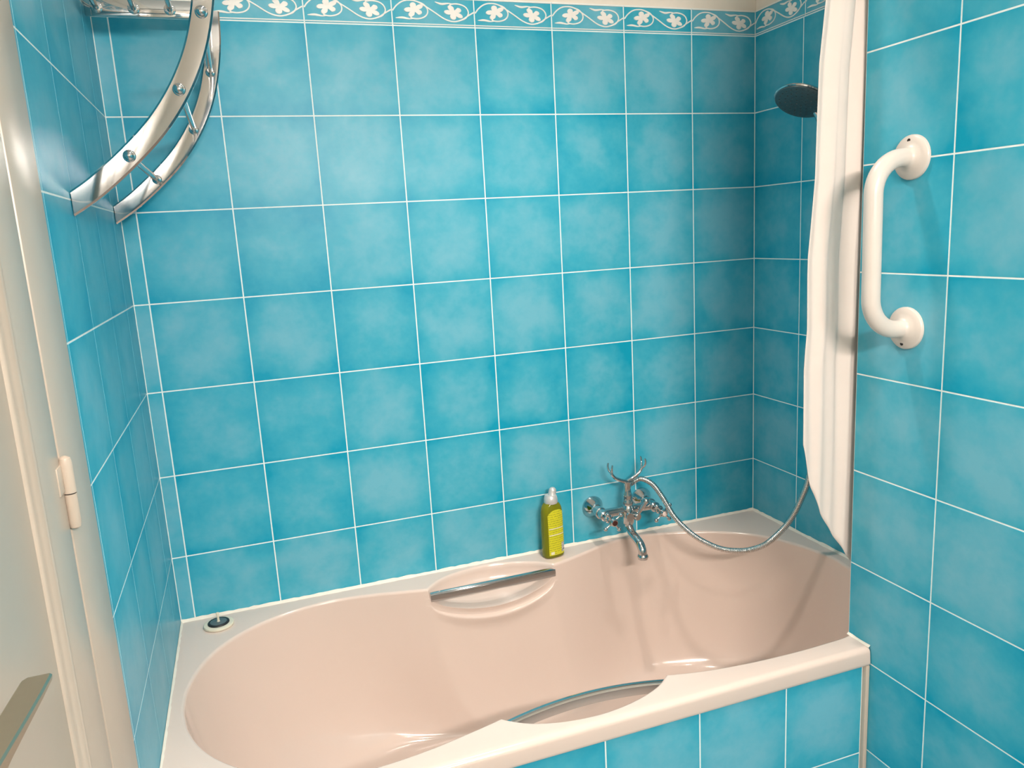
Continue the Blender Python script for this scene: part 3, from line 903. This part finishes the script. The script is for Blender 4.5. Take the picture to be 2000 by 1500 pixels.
add_tube(b, nzp, [.0112 - .0010 * (i / (len(nzp) - 1)) for i in range(len(nzp))], 18); add_ball(b, nzp[-1], .0103, 3)
obj('cap_nozzle', b, 'cap', cap, smooth=50)
def surf(x, z, off):
    w = interp([(p[0], p[1]) for p in BPROF], z); d = interp([(p[0], p[2]) for p in BPROF], z)
    e = 2.8; q = min(.999, abs(x) / w)
    return (x, -d * (1 - q ** e) ** (1 / e) - off, z)
def patch(name, x0, x1, z0, ztop, mat, parent, off=.0004, nx=16, nz=16):
    b = bmesh.new(); g = []
    for i in range(nx + 1):
        x = x0 + (x1 - x0) * i / nx; zt = ztop(x) if callable(ztop) else ztop
        g.append([b.verts.new(surf(x, z0 + (zt - z0) * k / nz, off)) for k in range(nz + 1)])
    for A, B in zip(g, g[1:]):
        for k in range(nz): b.faces.new((A[k], B[k], B[k + 1], A[k + 1]))
    return obj(name, b, mat, parent, smooth=60)
arch = lambda x: .118 + .020 * math.sqrt(max(0, 1 - ((x - .003) / .0265) ** 2))
lab = patch('label', -.0225, .0270, .010, arch, 'label', bt, nx=24, nz=30)
lab['label'] = 'yellow printed label'
patch('label_band', -.0205, .0255, .0665, .0690, 'labelwhite', lab, .0007, nz=2)
patch('label_band', -.0205, .0255, .0845, .0870, 'labelwhite', lab, .0007, nz=2)
patch('label_panel', -.0205, .0255, .0692, .0843, 'labelwhite', lab, .00055, nz=4).data.materials[0] = M['label']
patch('barcode', .0155, .0262, .0155, .0420, 'barcode', lab, .0007, nx=6, nz=8)
patch('label_mark', -.0180, -.0080, .0125, .0205, 'labelwhite', lab, .0007, nx=6, nz=4)

# ------------------------------------------------------------------ drain plug lying on the rim
pg = empty('drain_plug', (.087, -.058, RIM))
tag(pg, 'black bath drain plug with cream ring lying on the rim corner', 'plug')
b = bmesh.new(); add_lathe(b, (0, 0, 0.0002), (0, 0, 1), [(0, .0315), (.001, .0338), (.004, .0345), (.0062, .0335), (.0070, .031), (.0068, .024)], 40)
obj('ring', b, 'creamring', pg, smooth=45)
b = bmesh.new(); add_lathe(b, (0, 0, .0060), (0, 0, 1), [(0, .0245), (.003, .0245), (.0045, .0230), (.0048, .0205), (.0040, .0195)], 40)
obj('rubber_disc', b, 'rubber', pg, smooth=45)
b = bmesh.new(); add_lathe(b, (0, 0, .0080), (0, 0, 1), [(0, .0190), (.0024, .0190), (.0030, .0175)], 36)
obj('top_plate', b, 'shadegrey', pg, smooth=45)
b = bmesh.new(); add_lathe(b, (0, 0, .0100), (0, 0, 1), [(0, .0044), (.003, .0030), (.012, .0026), (.019, .0036), (.022, .0036), (.023, .0028)], 16)
st = obj('stem', b, 'creamring', pg, smooth=45)

# ------------------------------------------------------------------ ceiling downlights (out of view, they light the room)
spots = ['recessed ceiling downlight above the front rim of the bath', 'recessed ceiling downlight near the door', 'unseen fill downlight added above the photographer', 'recessed ceiling downlight near the tap wall']
for (x, y, wtt, beam), lb in zip(LAMPS, spots):
    dl = empty('downlight', (x, y, CEIL))
    tag(dl, lb, 'ceiling light', 'ceiling downlights')
    b = bmesh.new(); add_lathe(b, (0, 0, -.0002), (0, 0, -1), [(0, .052), (.004, .052), (.007, .046), (.004, .040)], 32, cap=False)
    obj('trim_ring', b, 'whitebar', dl, smooth=45)
    b = bmesh.new(); add_lathe(b, (0, 0, -.0008), (0, 0, -1), [(0, .0395), (.002, .0395)], 32)
    obj('lens', b, 'lens', dl)
    ld = bpy.data.lights.new('downlight_lamp', 'SPOT'); ld.shadow_soft_size = .050
    ld.spot_size = math.radians(beam); ld.spot_blend = 1.0
    ld.energy = wtt; ld.color = LAMP_COL
    lo = bpy.data.objects.new('downlight_lamp', ld); COL.objects.link(lo)
    lo.location = (x, y, CEIL - .012)

# tube fixture added out of view as frontal fill for the tiled walls
vl = empty('fill_light', (.70, YF, 1.95))
tag(vl, 'unseen tube light added as fill on the wall behind the photographer', 'added fill light')
o = box('back_plate', (.32, YF, 1.915), (1.08, YF + .022, 1.985), 'chrome', None, .003); keep_parent(o, vl)
b = bmesh.new(); add_tube(b, [(.34, YF + .055, 1.95), (1.06, YF + .055, 1.95)], .022, 20)
o = obj('diffuser', b, 'lens', None, smooth=40); keep_parent(o, vl)
for x in (.345, 1.055):
    b = bmesh.new(); add_lathe(b, (x, YF + .02, 1.95), (0, 1, 0), [(0, .024), (.060, .024)], 20)
    o = obj('end_bracket', b, 'chrome', None, smooth=40); keep_parent(o, vl)
ld = bpy.data.lights.new('fill_light_lamp', 'AREA'); ld.shape = 'RECTANGLE'; ld.size = .70; ld.size_y = .06
ld.spread = math.radians(120); ld.energy = FILL_WATTS; ld.color = LAMP_COL
lo = bpy.data.objects.new('fill_light_lamp', ld); COL.objects.link(lo)
lo.location = (.70, YF + .085, 1.93); lo.rotation_euler = (math.radians(70), 0, 0)
